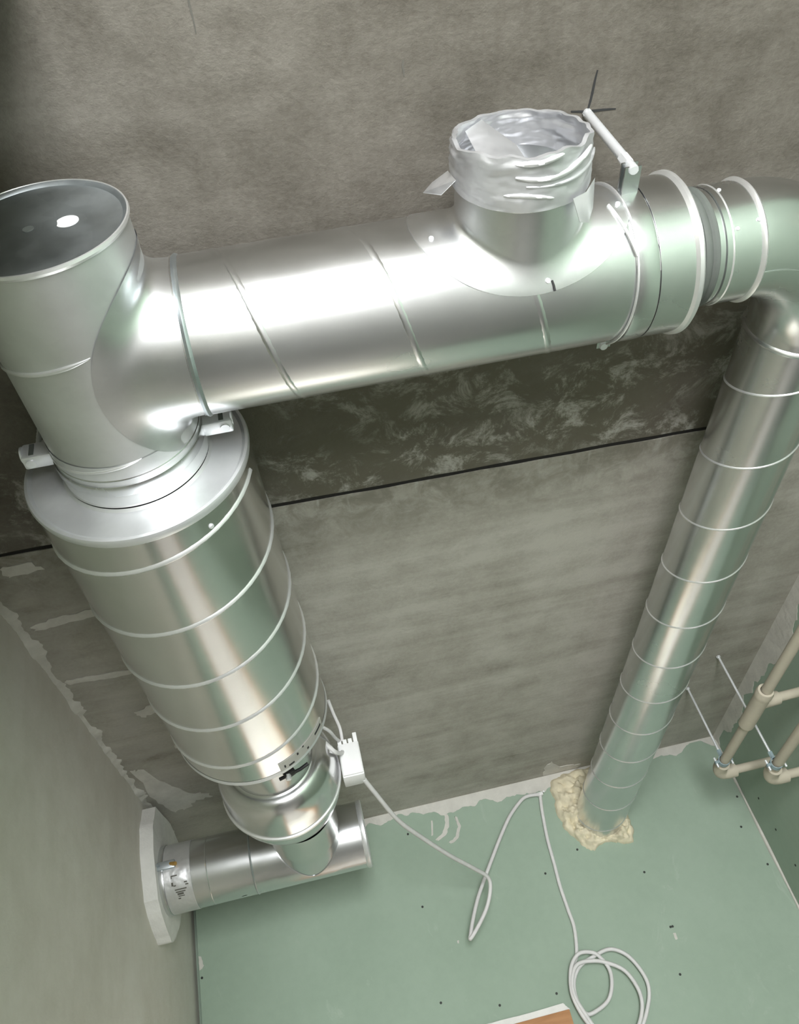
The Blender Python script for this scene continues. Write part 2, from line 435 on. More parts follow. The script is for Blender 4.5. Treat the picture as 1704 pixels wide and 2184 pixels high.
# the bright plastered room beyond the doorway
nr = join(box((0.9, 2.16, -1.4), (3.2, 0.1, 2.8)), box((-0.65, 1.12, -1.4), (0.1, 2.0, 2.8)), box((2.45, 1.12, -1.4), (0.1, 2.0, 2.8)))
struct('wall_beyond', nr, WHITE_ROOM, 'pale plastered walls of the room beyond the doorway')
struct('floor_beyond', box((0.9, 1.14, ZF - 0.05), (3.2, 2.04, 0.1)), FLOOR_M, 'pale screed floor of the room beyond the doorway')
struct('ceiling_beyond', box((0.9, 1.17, 0.05), (3.2, 1.94, 0.1)), WHITE_ROOM, 'white ceiling of the room beyond the doorway')
wr = struct('wall_right', box((WID + 0.06, -2.55, -1.4), (0.12, 5.6, 2.8)), GREEN, 'green plasterboard wall along the right side')
# front wall with its window opening (behind the camera)
WX0, WX1, WZ0, WZ1 = 0.57, 1.45, -2.53, -0.57
fw = join(box((WX0 / 2 - 0.05, YF - 0.06, -1.4), (WX0 + 0.1, 0.12, 2.8)), box(((WX1 + WID) / 2 + 0.05, YF - 0.06, -1.4), (WID - WX1 + 0.1, 0.12, 2.8)),
          box(((WX0 + WX1) / 2, YF - 0.06, WZ1 / 2), (WX1 - WX0, 0.12, -WZ1)), box(((WX0 + WX1) / 2, YF - 0.06, (WZ0 + ZF) / 2), (WX1 - WX0, 0.12, WZ0 - ZF)))
struct('wall_front', fw, WALL_PL, 'plastered end wall with the window opening')
wf = join(box(((WX0 + WX1) / 2, YF - 0.05, WZ1 - 0.025), (WX1 - WX0, 0.06, 0.05)), box(((WX0 + WX1) / 2, YF - 0.05, WZ0 + 0.025), (WX1 - WX0, 0.06, 0.05)),
          box((WX0 + 0.025, YF - 0.05, -1.55), (0.05, 0.06, 1.86)), box((WX1 - 0.025, YF - 0.05, -1.55), (0.05, 0.06, 1.86)), box((1.01, YF - 0.05, -1.55), (0.05, 0.06, 1.86)))
w1 = obj('window_1', wf, WHITE_PL); tag(w1, 'white framed window in the end wall', 'window', kind='structure')

# screws in the boards
scr_pts = [(0.893, -0.101), (0.886, -0.385), (0.875, -0.716), (1.385, -0.376), (1.289, -0.781), (1.079, -0.771), (1.761, -0.46), (1.777, -0.667), (1.785, -0.667),
           (1.744, -0.823), (2.247, -0.268), (2.236, -0.542), (0.03, -0.438), (1.538, -0.318), (1.468, -0.052), (2.205, -0.385), (1.36, -0.90), (0.40, -0.86)]
sc = obj('screw', revolve([(-0.001, 0.0045), (0.0012, 0.0045), (0.0016, 0.003), (0.0008, 0.0)], (0, 0, 0), (0, -1, 0), 12, (True, False)), SCREW, wb)
for i, (sx, sz) in enumerate(scr_pts):
    o = sc if i == 0 else sc.copy()
    if i: COL.objects.link(o); o.parent = wb
    o.location = (sx, 0, sz)
sr = None
for i, (sy, sz) in enumerate([(-0.12, -0.33), (-0.14, -0.60), (-0.45, -0.47), (-0.13, -0.46)]):
    if sr is None: sr = obj('screw', revolve([(-0.001, 0.0045), (0.0012, 0.0045), (0.0016, 0.003), (0.0008, 0.0)], (0, 0, 0), (-1, 0, 0), 12, (True, False)), SCREW, wr); o = sr
    else: o = sr.copy(); COL.objects.link(o); o.parent = wr
    o.location = (WID, sy, sz)

# filler along the wall and ceiling joints
def ragged(n, a, b, lo, hi, f1, f2, seed):
    out = []
    for i in range(n + 1):
        t = a + (b - a) * i / n
        q = 0.5 + 0.5 * noise.fractal(V((t * f1, seed, 0.3)), 0.8, 2.1, 5) * 1.6
        out.append((t, -(lo + (hi - lo) * max(0, min(1, q)))))
    return out
def strip(a, b, lo, hi, o, u, w, seed, n=160, f1=5, ztop=0.0):
    e = ragged(n, a, b, lo, hi, f1, 0, seed)
    vs, fs = [], []
    for t, q in e:
        for d in (0.0, 0.0045):
            vs.append(V(o) + V(u) * t + V((0, 0, ztop)) + V(w) * d); vs.append(V(o) + V(u) * t + V((0, 0, q)) + V(w) * (d if d == 0 else 0.0015))
    for i in range(n):
        k = i * 4
        fs += [(k + 2, k + 3, k + 7, k + 6), (k + 1, k + 5, k + 7, k + 3), (k, k + 2, k + 6, k + 4)]
    return vs, fs
t1 = obj('trim_1', strip(0.02, WID - 0.002, 0.006, 0.068, (0, 0, 0), X, (0, -1, 0), 3.7, 260, 5), PLASTER); tag(t1, 'ragged pale filler strip between ceiling and far green wall', 'filler strip', kind='structure')
t2 = obj('trim_2', strip(-3.0, -0.003, 0.03, 0.105, (WID, 0, 0), Y, (-1, 0, 0), 9.1, 300, 4), PLASTER); tag(t2, 'ragged pale filler strip between ceiling and right green wall', 'filler strip', kind='structure')
# paper tape in the corner of the two green walls
vs_ = []; 
tp = obj('trim_3', join(tube([(WID - 0.004, -0.004, -0.02 - 0.08 * i) for i in range(30)], lambda t: 0.006 + 0.002 * math.sin(t * 40), 6)), PLASTER); tag(tp, 'thin vertical filler line in the corner of the green walls', 'filler strip', kind='structure')
# rough mortar bead where the ceiling meets the left wall
vsm, fsm = [], []
NB = 220
for i in range(NB + 1):
    yy = -2.6 + 2.3 * i / NB
    w0 = 0.010 + 0.028 * max(0, noise.fractal(V((yy * 11, 2.2, 0)), 0.7, 2.0, 4) + 0.35); h0 = 0.006 + 0.012 * max(0, noise.fractal(V((yy * 13, 7.2, 0)), 0.7, 2.0, 4) + 0.4)
    for px, pz in ((-0.002, 0.002), (-0.002, -h0), (0.3 * w0, -0.75 * h0), (0.7 * w0, -0.3 * h0), (w0, 0.001)): vsm.append(V((px, yy, pz)))
for i in range(NB):
    for j in range(4): fsm.append((i * 5 + j, i * 5 + j + 1, i * 5 + j + 6, i * 5 + j + 5))
t4 = obj('trim_4', (vsm, fsm), MORTAR); tag(t4, 'crumbly mortar bead along the left wall and ceiling joint', 'mortar bead', kind='structure')

# mortar smears on the ceiling beside the left wall
def smear(pts, seed, m=MORTAR, th=0.003, jit=0.004): obj('mortar_smear', patch(pts, (0, 0, 0.001), X, Y, (0, 0, -1), th, jit, 5, seed), m, ceil)
smear([(0.035, -1.745), (0.10, -1.76), (0.19, -1.765), (0.24, -1.78), (0.24, -1.74), (0.17, -1.735), (0.10, -1.728), (0.04, -1.722)], 1)
smear([(0.02, -1.475), (0.08, -1.475), (0.16, -1.468), (0.24, -1.465), (0.24, -1.445), (0.15, -1.445), (0.08, -1.452), (0.03, -1.455)], 2, jit=0.003)
smear([(0.03, -0.88), (0.06, -0.87), (0.10, -0.74), (0.15, -0.63), (0.21, -0.58), (0.22, -0.56), (0.16, -0.55), (0.12, -0.50), (0.07, -0.50), (0.04, -0.62)], 3, jit=0.008)
smear([(0.20, -0.98), (0.26, -1.02), (0.30, -0.99), (0.27, -0.93), (0.21, -0.92)], 4, jit=0.008)
smear([(0.14, -1.24), (0.22, -1.27), (0.23, -1.22), (0.16, -1.20)], 5, jit=0.006)
smear([(0.05, -1.98), (0.12, -1.985), (0.14, -1.95), (0.06, -1.94)], 6, jit=0.006)
smear([(1.505, -0.02), (1.50, -0.09), (1.53, -0.14), (1.57, -0.07), (1.66, -0.05), (1.66, -0.012)], 8, PLASTER, jit=0.006)
# pencil layout marks on the ceiling
def cline(name, p, q, w, m=INK_SOFT, wob=0.001):
    p, q = V((*p, 0)), V((*q, 0)); d = (q - p); n = V((-d.y, d.x, 0)).normalized(); pts = []
    for s in (1, -1):
        for i in range(9):
            t = i / 8 if s == 1 else 1 - i / 8
            c = p + d * t + n * wob * math.sin(t * 5); pts.append((c + n * s * w * (0.35 + 0.65 * math.sin(math.pi * (0.12 + 0.8 * t))) / 2).to_tuple()[:2])
    obj(name, prism(pts, (0, 0, 0.0005), X, Y, (0, 0, -1), 0.0012), m, ceil)
cline('pencil_mark', (1.3405, -2.808), (1.352, -2.878), 0.0042, INK)
cline('pencil_mark', (1.313, -2.818), (1.392, -2.810), 0.0042, INK)
cline('pencil_mark', (1.035, -2.936), (1.034, -2.912), 0.003)
cline('pencil_mark', (0.741, -3.10), (0.739, -3.01), 0.003)
# filler smears and specks on the green wall
def wsmear(pts, seed, jit=0.002, th=0.002): obj('filler_smear', patch(pts, (0, 0.0005, 0), X, Z, (0, -1, 0), th, jit, 4, seed), PLASTER, wb)
wsmear([(1.058, -0.060), (1.072, -0.060), (1.068, -0.10), (1.045, -0.140), (1.010, -0.155), (0.995, -0.150), (1.03, -0.130), (1.05, -0.10)], 1)
wsmear([(1.095, -0.075), (1.106, -0.08), (1.110, -0.12), (1.090, -0.165), (1.055, -0.180), (1.045, -0.174), (1.08, -0.155), (1.098, -0.12)], 2)
wsmear([(0.998, -0.07), (1.004, -0.07), (0.992, -0.13), (0.984, -0.13)], 3, 0.001)
wsmear([(0.985, -0.53), (0.992, -0.532), (0.99, -0.541), (0.984, -0.54)], 4, 0.001)
wsmear([(1.776, -0.69), (1.786, -0.69), (1.786, -0.712), (1.777, -0.712)], 5, 0.001)
wsmear([(0.40, -0.70), (0.415, -0.70), (0.413, -0.735), (0.404, -0.735)], 6, 0.002)
wsmear([(0.022, -0.36), (0.034, -0.365), (0.04, -0.40), (0.024, -0.41)], 7, 0.002)

# ------------------------------------------------------------------ duct geometry constants
T0 = V((0.48054, -2.64498, -0.18902)); TD = V((0.02812, 1.0, -0.02908)); TDn = TD.normalized()
def T(y): return T0 + TD * (y - T0.y)
YM, ZM = -2.64498, -0.18902
MA = V((0, YM, ZM))
P0 = V((1.67153, 0, -0.20811)); PD = V((-0.03725, 1.0, -0.01943)); PDn = PD.normalized()
def PP(y): return P0 + PD * y
RS, RP = 0.1952, 0.0957

# ------------------------------------------------------------------ silencer
sil = thing('duct_silencer', 'fat round galvanized silencer drum with bright spiral seams', 'silencer', T(-1.95))
A = T(-1.95); L0 = -2.4186 + 1.95; L1 = -1.4908 + 1.95
obj('shell', revolve([(L0, RS), (L0 + 0.3, RS), (L1, RS)], A, TD, 128), GALV_SMOOTH, sil)
front = revolve([(L0 + 0.012, RS + 0.0005), (L0, RS + 0.003), (L0 - 0.005, RS + 0.001), (L0 - 0.006, RS - 0.004), (L0 - 0.001, RS - 0.010), (L0 + 0.001, 0.15), (L0 - 0.001, 0.132), (L0 - 0.006, 0.1275)], A, TD, 128)
obj('end_disc', front, GALV_WHITE, sil)
obj('end_disc', revolve([(L1 - 0.012, RS + 0.0005), (L1, RS + 0.003), (L1 + 0.004, RS), (L1 + 0.001, RS - 0.008), (L1, 0.118)], A, TD, 128), GALV_WHITE, sil)
obj('spigot', revolve([(L0 - 0.010, 0.1285), (L0 - 0.012, 0.1265), (L0 - 0.10, 0.1255)], A, TD, 96), GALV_WHITE, sil)
obj('spigot', revolve([(L1, 0.119), (L1 + 0.12, 0.119)], A, TD, 96), GALV, sil)
obj('seam', helix(A, TD, RS, L0 + 0.035, L1 - 0.004, -2.345 + 1.95, 0.188, -1, 0.0040), SEAM, sil)
# rating sticker near the rear end
def arc_patch(A, d, R, s0, s1, a0, a1, th=0.0008, n=16, m=2, tilt=0.0):
    """piece of sheet on a duct; angles from straight down towards +x"""
    A = V(A); d = V(d).normalized(); dn = V((0, 0, -1)); dn = (dn - d * dn.dot(d)).normalized()
    sd = V((1, 0, 0)) if abs(d.x) < .5 else V((0, -1, 0)); sd = (sd - d * sd.dot(d)).normalized()
    vs, fs = [], []
    for lay in (0, 1):
        for i in range(n + 1):
            t = a0 + (a1 - a0) * i / n; rad = dn * math.cos(t) + sd * math.sin(t)
            for j in range(m + 1): vs.append(A + d * (s0 + (s1 - s0) * j / m + tilt * (i / n - 0.5)) + rad * (R + th * lay))
    K = (n + 1) * (m + 1)
    for i in range(n):
        for j in range(m):
            q = i * (m + 1) + j; fs.append((K + q, K + q + 1, K + q + m + 2, K + q + m + 1))
    for i in range(n):
        for j in (0, m):
            q = i * (m + 1) + j; fs.append((q, q + m + 1, K + q + m + 1, K + q))
    for j in range(m):
        for i in (0, n):
            q = i * (m + 1) + j; fs.append((q, q + 1, K + q + 1, K + q))
    return vs, fs
rs = random.Random(5)
stk = obj('rating_sticker', arc_patch(A, TD, RS + 0.0006, L1 - 0.050, L1 - 0.008, 0.30, 1.10), STICKER, sil)
for a0, a1, s0, s1 in ((0.42, 0.50, -0.020, -0.013), (0.56, 0.585, -0.042, -0.032), (0.90, 1.06, -0.034, -0.026), (0.72, 0.75, -0.022, -0.014), (0.66, 0.685, -0.048, -0.042), (0.36, 0.38, -0.030, -0.018)):
    obj('printed_mark', arc_patch(A, TD, RS + 0.0016, L1 + s0, L1 + s1, a0, a1, 0.0004, 4, 1), INK, stk)
obj('rivet', revolve([(0, 0.005), (0.003, 0.004), (0.004, 0.0)], T(-2.385) + (V((0.42, 0, -0.62)).normalized()) * RS, (0.42, 0, -0.62), 12), ZINC, sil)

# ------------------------------------------------------------------ capped tee
tee = thing('tee_fitting', 'capped galvanized tee fitting at the left, above the silencer', 'duct fitting', T(-2.65))
A = T(-2.65); CAPS = -2.8594 + 2.65; TE = -2.485 + 2.65
obj('body', revolve([(CAPS + 0.004, 0.1245), (CAPS + 0.2, 0.1245), (TE, 0.1245)], A, TD, 96), GALV_MATT, tee)
cap = obj('end_cap', revolve([(CAPS + 0.004, 0.1248), (CAPS, 0.1262), (CAPS - 0.0045, 0.1285), (CAPS - 0.006, 0.1265), (CAPS - 0.004, 0.122), (CAPS - 0.001, 0.119), (CAPS - 0.001, 0.06), (CAPS - 0.0015, 0.0)], A, TD, 96), GALV_DULL, tee)
obj('cap_rim', revolve([(CAPS + 0.003, 0.1262), (CAPS - 0.002, 0.1292), (CAPS - 0.006, 0.1282), (CAPS - 0.0065, 0.1262), (CAPS - 0.004, 0.1245)], A, TD, 96), SEAM, tee)
c0 = T(-2.8594) - TDn * 0.0015
obj('white_sticker', revolve([(0, 0.0165), (0.0012, 0.016), (0.0012, 0.0)], (0.517, c0.y + 0.0005, -0.180), -TDn, 24), WHITE_PL, cap)
obj('drilled_hole', revolve([(0, 0.008), (0.0006, 0.0078), (0.0006, 0.0)], (0.464, c0.y + 0.0005, -0.182), -TDn, 20), RUBBER, cap)
dn_ = T0 - A
sad = saddle(T0, TDn, X, 0.1245, 0.1235, 0.178, math.radians(84), 0.158, 0.45, 0.72, 112, 22)
obj('saddle', sad, GALV_SADDLE, tee)
def arc_ring(A, d, s, R, a0, a1, rr, tilt=0.0, n=40):
    A = V(A); d = V(d).normalized(); dn = V((0, 0, -1)); dn = (dn - d * dn.dot(d)).normalized(); sd = V((1, 0, 0)); sd = (sd - d * sd.dot(d)).normalized()
    pts = []
    for i in range(n + 1):
        t = a0 + (a1 - a0) * i / n
        pts.append(A + d * (s + tilt * i / n) + (dn * math.cos(t) + sd * math.sin(t)) * R)
    return tube(pts, lambda q: rr * min(1, 8 * (1 - q) + 0.25), 8)
obj('seam_bead', arc_ring(A, TD, -2.655 + 2.65, 0.1245, -2.6, 0.23, 0.0036, -0.066 + 0.0), SEAM, tee)
obj('seam_bead', arc_ring(A, TD, -2.478 + 2.65, 0.1245, -2.2, 0.30, 0.003, -0.040), SEAM, tee)
obj('end_bead', ring(A, TD, TE - 0.002, 0.1245, 0.0022), GALV, tee)

# ------------------------------------------------------------------ main duct
def duct(name, label, A, d, R, s0, s1, m, at0, pitch, sign, rr, wide, loc, ref=None, seam_m=None):
    t = thing(name, label, 'duct', loc)
    obj('body', revolve([(s0, R), ((s0 + s1) / 2, R), (s1, R)], A, d, 112), m, t)
    obj('seam', helix(A, d, R, s0 + 0.004, s1 - 0.002, at0, pitch, sign, rr, wide, ref=ref), seam_m or m, t)
    return t
main = duct('spiral_duct', 'thick horizontal spiral duct crossing the ceiling from tee to reducer', MA, X, 0.125, 0.632, 1.368, GALV, 0.7425, 0.205, 1, 0.0011, 3.6, (1.0, YM, ZM), ref=(0, -0.65, -0.76))
obj('joint_bead', ring(MA, X, 0.639, 0.1245, 0.0035), GALV_DULL, main)

# reducer at its right hand end
red = thing('duct_reducer', 'galvanized reducer stepping the thick duct down to the elbow', 'duct fitting', (1.42, YM, ZM))
obj('collar', revolve([(1.362, 0.1262), (1.362, 0.1275), (1.405, 0.1275), (1.424, 0.1282)], MA, X, 112), GALV_SPANGLE, red)
obj('rolled_rim', revolve([(1.418, 0.1278), (1.423, 0.1325), (1.429, 0.1330), (1.433, 0.1290), (1.431, 0.125), (1.428, 0.12)], MA, X, 112), SEAM, red)
MA2 = MA + V((0, 0, 0.004))
obj('step_face', revolve([(1.429, 0.122), (1.432, 0.110), (1.434, 0.0965)], MA, X, 112), GALV_DULL, red)
obj('spigot', revolve([(1.433, 0.0950), (1.50, 0.0950), (1.552, 0.0950)], MA2, X, 96), GALV_SPANGLE, red)
g = obj('gasket', revolve([(1.452, 0.0948), (1.453, 0.0985), (1.458, 0.0995), (1.463, 0.0985), (1.466, 0.0955), (1.470, 0.0985), (1.476, 0.0985), (1.479, 0.0948)], MA2, X, 96), RUBBER, red)
obj('coupling', revolve([(1.488, 0.0955), (1.489, 0.0978), (1.545, 0.0978)], MA2, X, 96), GALV_SPANGLE, red)
obj('bead', ring(MA2, X, 1.500, 0.0975, 0.0014), SEAM, red)
for px, a in ((1.508, -0.62), (1.545, -0.52), (1.505, 0.25)):
    n_ = V((0, -math.cos(a), math.sin(a) - 0.2)).normalized()
    obj('rivet', revolve([(0, 0.0036), (0.002, 0.003), (0.003, 0.0)], MA2 + V((px, 0, 0)) + n_ * 0.0975, n_, 10), ZINC, red)

# elbow
elb = thing('duct_elbow', 'pressed galvanized elbow turning the duct towards the far wall', 'duct fitting', (1.70, -2.58, ZM))
RB = 0.195; pts = []
c_end = PP(-2.43)
path = [MA2 + V((1.545, 0, 0)), MA2 + V((1.556, 0, 0))]
NE = 28
for i in range(NE + 1):
    t = math.pi / 2 * i / NE
    e = i / NE
    cx = 1.556 + (c_end.x - 1.556) * math.sin(t); cy = YM + (c_end.y - YM) * (1 - math.cos(t)); cz = MA2.z + (c_end.z - MA2.z) * e
    path.append(V((cx, cy, cz)))
path.append(PP(-2.415)); path.append(PP(-2.385))
obj('bend', tube(path, 0.0975, 72, False), GALV_SPANGLE, elb, 60)
obj('collar_bead', ring(MA2, X, 1.553, 0.0975, 0.0055, w=0.7), SEAM, elb)
obj('collar_bead', ring(PP(-2.405), PDn, 0.0, 0.0972, 0.0042), GALV_SPANGLE, elb)
obj('side_weld', tube([p + V((0.0, 0.0, -0.0975)) for p in path[2:-2]], 0.0016, 6), GALV_SPANGLE, elb)


# long right hand duct into the far wall
rd = duct('spiral_duct', 'slimmer long spiral duct sloping away to the foam collar in green wall', P0, PDn, RP, -2.395, 0.03, GALV_SPANGLE, -2.122, 0.2035, -1, 0.0022, 1.0, PP(-1.2), seam_m=SEAM)

# ------------------------------------------------------------------ saddle branch on the main duct with its foil sleeve
XB = 1.165
br = thing('branch_saddle', 'round branch saddle riveted on the thick duct below the foil sleeve', 'duct fitting', (XB, -2.77, ZM))
BO = V((XB, YM, ZM))
obj('saddle', saddle_flat(BO, X, V((0, -1, 0)), 0.125, 0.0975, 0.172, math.radians(66), 0.190, 0.017), GALV_SADDLE, br)
obj('collar_rim', ring(BO, (0, -1, 0), 0.183, 0.098, 0.0035), SEAM, br)
for dx, ph in ((0.016, 58), (-0.145, 15), (0.15, 12)):
    a = math.radians(ph); n_ = V((0, -math.cos(a), -math.sin(a)))
    obj('rivet', revolve([(0, 0.0042), (0.0025, 0.0036), (0.0035, 0.0)], BO + V((dx, 0, 0)) + n_ * 0.1275, n_, 12), ZINC, br)
obj('marker_tick', tube([V((1.187, -2.7125, -0.2975)), V((1.189, -2.706, -0.3022)), V((1.190, -2.699, -0.3065))], 0.0018, 6), INK, main)

sl = thing('foil_sleeve', 'crumpled open foil tape sleeve pulled over the branch collar', 'foil sleeve', (XB, -2.87, ZM))
def sleeve(rb, thick):
    n, m = 120, 26; vs, fs = [], []
    for lay, off in ((0, 0.0), (1, -thick)):
        for i in range(m + 1):
            q = i / m
            for k in range(n):
                t = 2 * math.pi * k / n; ct, st = math.cos(t), math.sin(t)     # st>0 up
                y_end = -2.892 - 0.013 * (-st) + 0.006 * noise.noise(V((ct * 3, st * 3, 4.0)))
                y = -2.826 + (y_end + 2.826) * q
                cr = noise.fractal(V((ct * 2.4, st * 2.4, q * 3.2)), 0.8, 2.1, 4)
                fold = abs(math.sin(9 * q * 1.0 + 1.3 * t + 2.5 * noise.noise(V((ct * 1.5, st * 1.5, q)))))
                r = rb + 0.003 * cr * (0.4 + q) - 0.0011 * (1 - fold) ** 2 - 0.003 * q * q + off
                if q > 0.85: r += 0.003 * noise.noise(V((ct * 6, st * 6, 9.1)))
                vs.append(V((XB + r * ct - 0.004 * q, y, ZM + r * st)))
    K = (m + 1) * n
    for i in range(m):
        for k in range(n):
            k2 = (k + 1) % n; a_, b_, c_, d_ = i * n + k, i * n + k2, (i + 1) * n + k2, (i + 1) * n + k
            fs += [(a_, b_, c_, d_), (K + d_, K + c_, K + b_, K + a_)]
    for k in range(n):
        k2 = (k + 1) % n
        fs.append((m * n + k, m * n + k2, K + m * n + k2, K + m * n + k)); fs.append((k2, k, K + k, K + k2))
    return vs, fs
obj('sleeve', sleeve(0.1030, 0.006), FOIL, sl, 60)
# wrinkled bands of tape on its underside
def band(y0, y1, a0, a1, tilt, w, seed, R=0.104, lift=0.004):
    n = 36; vs, fs = [], []
    for i in range(n + 1):
        q = i / n; t = a0 + (a1 - a0) * q
        env = math.sin(math.pi * min(1, max(0, q))) ** 0.5
        yc = y0 + (y1 - y0) * q + tilt * math.sin(math.pi * q)
        nz = noise.noise(V((q * 5, seed, 0)))
        for s, l in ((-1.2, -0.004), (-0.7, 0.6 * lift), (0.0, lift * (1.0 + 0.5 * nz)), (0.7, 0.45 * lift), (1.2, -0.004)):
            r = R + l * (0.3 + 0.7 * env)
            vs.append(V((XB + r * math.sin(t), yc + s * w * (0.25 + 0.75 * env), ZM - r * math.cos(t))))
    for i in range(n):
        for j in range(4): fs.append((i * 5 + j, i * 5 + j + 1, i * 5 + j + 6, i * 5 + j + 5))
    return vs, fs
obj('tape_wrinkle', band(-2.896, -2.903, -0.42, 0.25, 0.003, 0.004, 1.0, 0.1025, 0.003), FOIL_LABEL, sl, 60)
obj('tape_wrinkle', band(-2.877, -2.893, -0.40, 0.85, 0.011, 0.004, 2.0, 0.1025, 0.003), FOIL_LABEL, sl, 60)
obj('tape_wrinkle', band(-2.864, -2.872, -0.25, 1.2, 0.006, 0.003, 4.0, 0.1025, 0.002), FOIL, sl, 60)
obj('tape_wrinkle', band(-2.850, -2.843, -0.55, 0.15, -0.004, 0.004, 3.0, 0.1025, 0.003), FOIL_LABEL, sl, 60)
# foil fold hanging inside the mouth
fold = [(-0.066, -2.872, 0.068), (-0.036, -2.877, 0.086), (-0.004, -2.866, 0.020), (0.008, -2.846, -0.06), (-0.03, -2.838, -0.07), (-0.058, -2.852, 0.0)]
fv = [V((XB + a, b_, ZM + c_)) for a, b_, c_ in fold]
fv2 = [v + V((0.004, 0.004, 0.001)) for v in fv]
obj('inner_fold', (fv + fv2, [(0, 1, 2, 5), (5, 2, 3, 4), (6, 11, 8, 7), (11, 10, 9, 8), (0, 6, 7, 1), (1, 7, 8, 2), (2, 8, 9, 3), (3, 9, 10, 4), (4, 10, 11, 5), (5, 11, 6, 0)]), FOIL, sl, 80)
def flap(pts, m=FOIL_LABEL, th=(0, -0.0015, -0.001), name='foil_flap'):
    pv = [V(p) for p in pts]; n = len(pv); q = [p + V(th) for p in pv]
    obj(name, (pv + q, [tuple(range(n)), tuple(reversed(range(n, 2 * n)))] + [(i, (i + 1) % n, (i + 1) % n + n, i + n) for i in range(n)]), m, sl, 50)
flap([(XB + 0.045, -2.834, ZM - 0.098), (XB + 0.070, -2.832, ZM - 0.083), (XB + 0.093, -2.836, ZM - 0.056), (XB + 0.088, -2.800, ZM - 0.074), (XB + 0.078, -2.786, ZM - 0.088), (XB + 0.060, -2.795, ZM - 0.096)])
flap([(XB - 0.104, -2.846, ZM - 0.02), (XB - 0.103, -2.835, ZM + 0.03), (XB - 0.125, -2.815, ZM + 0.04), (XB - 0.140, -2.804, ZM + 0.035), (XB - 0.118, -2.810, ZM + 0.010)])

# ------------------------------------------------------------------ clamps and hanger rods
def clamp(name, label, A, d, R, w, lug_dir, lug_len=0.042, m=ZINC, group=None):
    A, d, l = V(A), V(d).normalized(), V(lug_dir).normalized(); c = d.cross(l).normalized()
    t = thing(name, label, 'clamp', A, group)
    obj('band', revolve([(-w / 2, R), (-w / 2, R + 0.0022), (-w / 2 + 0.003, R + 0.003), (w / 2 - 0.003, R + 0.003), (w / 2, R + 0.0022), (w / 2, R)], A, d, 96), GALV_SPANGLE if m is ZINC else m, t)
    return t, A, d, l, c
def lug(t, A, d, l, R, w, L_=0.04, zdir=Z, bolt=True, name='lug', m=ZINC):
    zc = V(zdir)
    base = A + l * (R + L_ / 2)
    g = join(box(base + zc * 0.007, (L_, w, 0.003), (l, d, zc)), box(base - zc * 0.007, (L_, w, 0.003), (l, d, zc)))
    lo = obj(name, g, m, t)
    if bolt:
        b0 = base + l * 0.006
        obj('bolt', join(revolve([(-0.020, 0.004), (0.022, 0.004)], b0, zc, 12, (True, True)), revolve([(-0.0205, 0.0085), (-0.0135, 0.0085)], b0, zc, 6, (True, True)), revolve([(0.009, 0.0085), (0.016, 0.0085)], b0, zc, 6, (True, True))), ZINC, lo)
    return base
def rod(name, label, p, q, r=0.0045, m=ZINC, group=None):
    t = thing(name, label, 'hanger rod', q, group)
    p, q = V(p), V(q); n = int((p - q).length / 0.004); 
    pts = [p + (q - p) * i / n for i in range(n + 1)]
    obj('shank', tube(pts, lambda x: r * (1.0 + (0.10 if int(x * n + 0.5) % 2 else -0.06)), 10), m, t)
    obj('anchor_nut', revolve([(0, 0.008), (0.006, 0.008)], p - Z * 0.007, Z, 6, (True, True)), m, t)
    return t

# clamp round the main duct end, two rods up to the ceiling
ct, cA, cd, cl, cc = clamp('pipe_clamp', 'zinc clamp band round the right end of the thick duct', (1.341, YM, ZM), X, 0.1255, 0.036, (0, -1, 0))
for sgn in (-1, 1):
    b_ = lug(ct, cA, X, V((0, sgn, 0)), 0.127, 0.026, 0.044, bolt=False, m=GALV_SPANGLE)
    obj('nut', revolve([(-0.012, 0.0095), (0.012, 0.0095)], V((1.341, YM + sgn * 0.166, ZM + 0.02)), Z, 6, (True, True)), ZINC, ct)
rod('threaded_rod', 'short threaded rod from pencilled cross on ceiling to the duct clamp', (1.341, YM - 0.167, 0.0), (1.341, YM - 0.167, ZM - 0.012), 0.0075)
rod('threaded_rod', 'threaded rod hidden behind the right end of the thick duct', (1.341, YM + 0.167, 0.0), (1.341, YM + 0.167, ZM - 0.012), 0.0075)
# a loose wire round the clamp
wr_pts = []
for i in range(33):
    a = math.radians(-35 + 175 * i / 32); wr_pts.append(MA + V((1.318 + 0.012 * math.sin(i / 32 * math.pi * 1.0) - 0.01 * i / 32, -math.cos(a) * 0.1285, -math.sin(a) * 0.1285)))
obj('tie_wire', tube(wr_pts, 0.0022, 6), SEAM, ct)
wr2 = []
for i in range(17):
    a = math.radians(12 + 40 * i / 16); wr2.append(MA + V((1.300 + 0.024 * i / 16, -math.cos(a) * 0.1285, -math.sin(a) * 0.1285)))
obj('tie_wire', tube(wr2, 0.0028, 6), SEAM, ct)

# clamp at the joint of tee and silencer
n0 = T(-2.465)
ct, cA, cd, cl, cc = clamp('pipe_clamp', 'clamp with two bright lugs between the tee and silencer', n0, TD, 0.1262, 0.022, X)
for sgn in (-1, 1):
    lx = V((sgn, 0, 0))
    b_ = n0 + lx * 0.152
    lo = obj('lug', join(box(b_ + Z * 0.0, (0.052, 0.028, 0.036), None, 0.004)), WHITE_PL if False else ZINC, ct)
    obj('bolt', revolve([(-0.021, 0.0), (-0.021, 0.0085), (-0.014, 0.0085), (-0.014, 0.0055), (0.02, 0.0055), (0.02, 0.0)], b_ + lx * 0.012, Z, 12), ZINC, lo)
    obj('slot', box(b_ + lx * 0.008 + V((0, -0.0145, 0)), (0.008, 0.002, 0.026)), RUBBER, lo)
    obj('washer', revolve([(0, 0.014), (0.003, 0.014)], b_ + lx * 0.024 - V((0, 0.006, 0)), lx, 16, (True, True)), ZINC, lo)
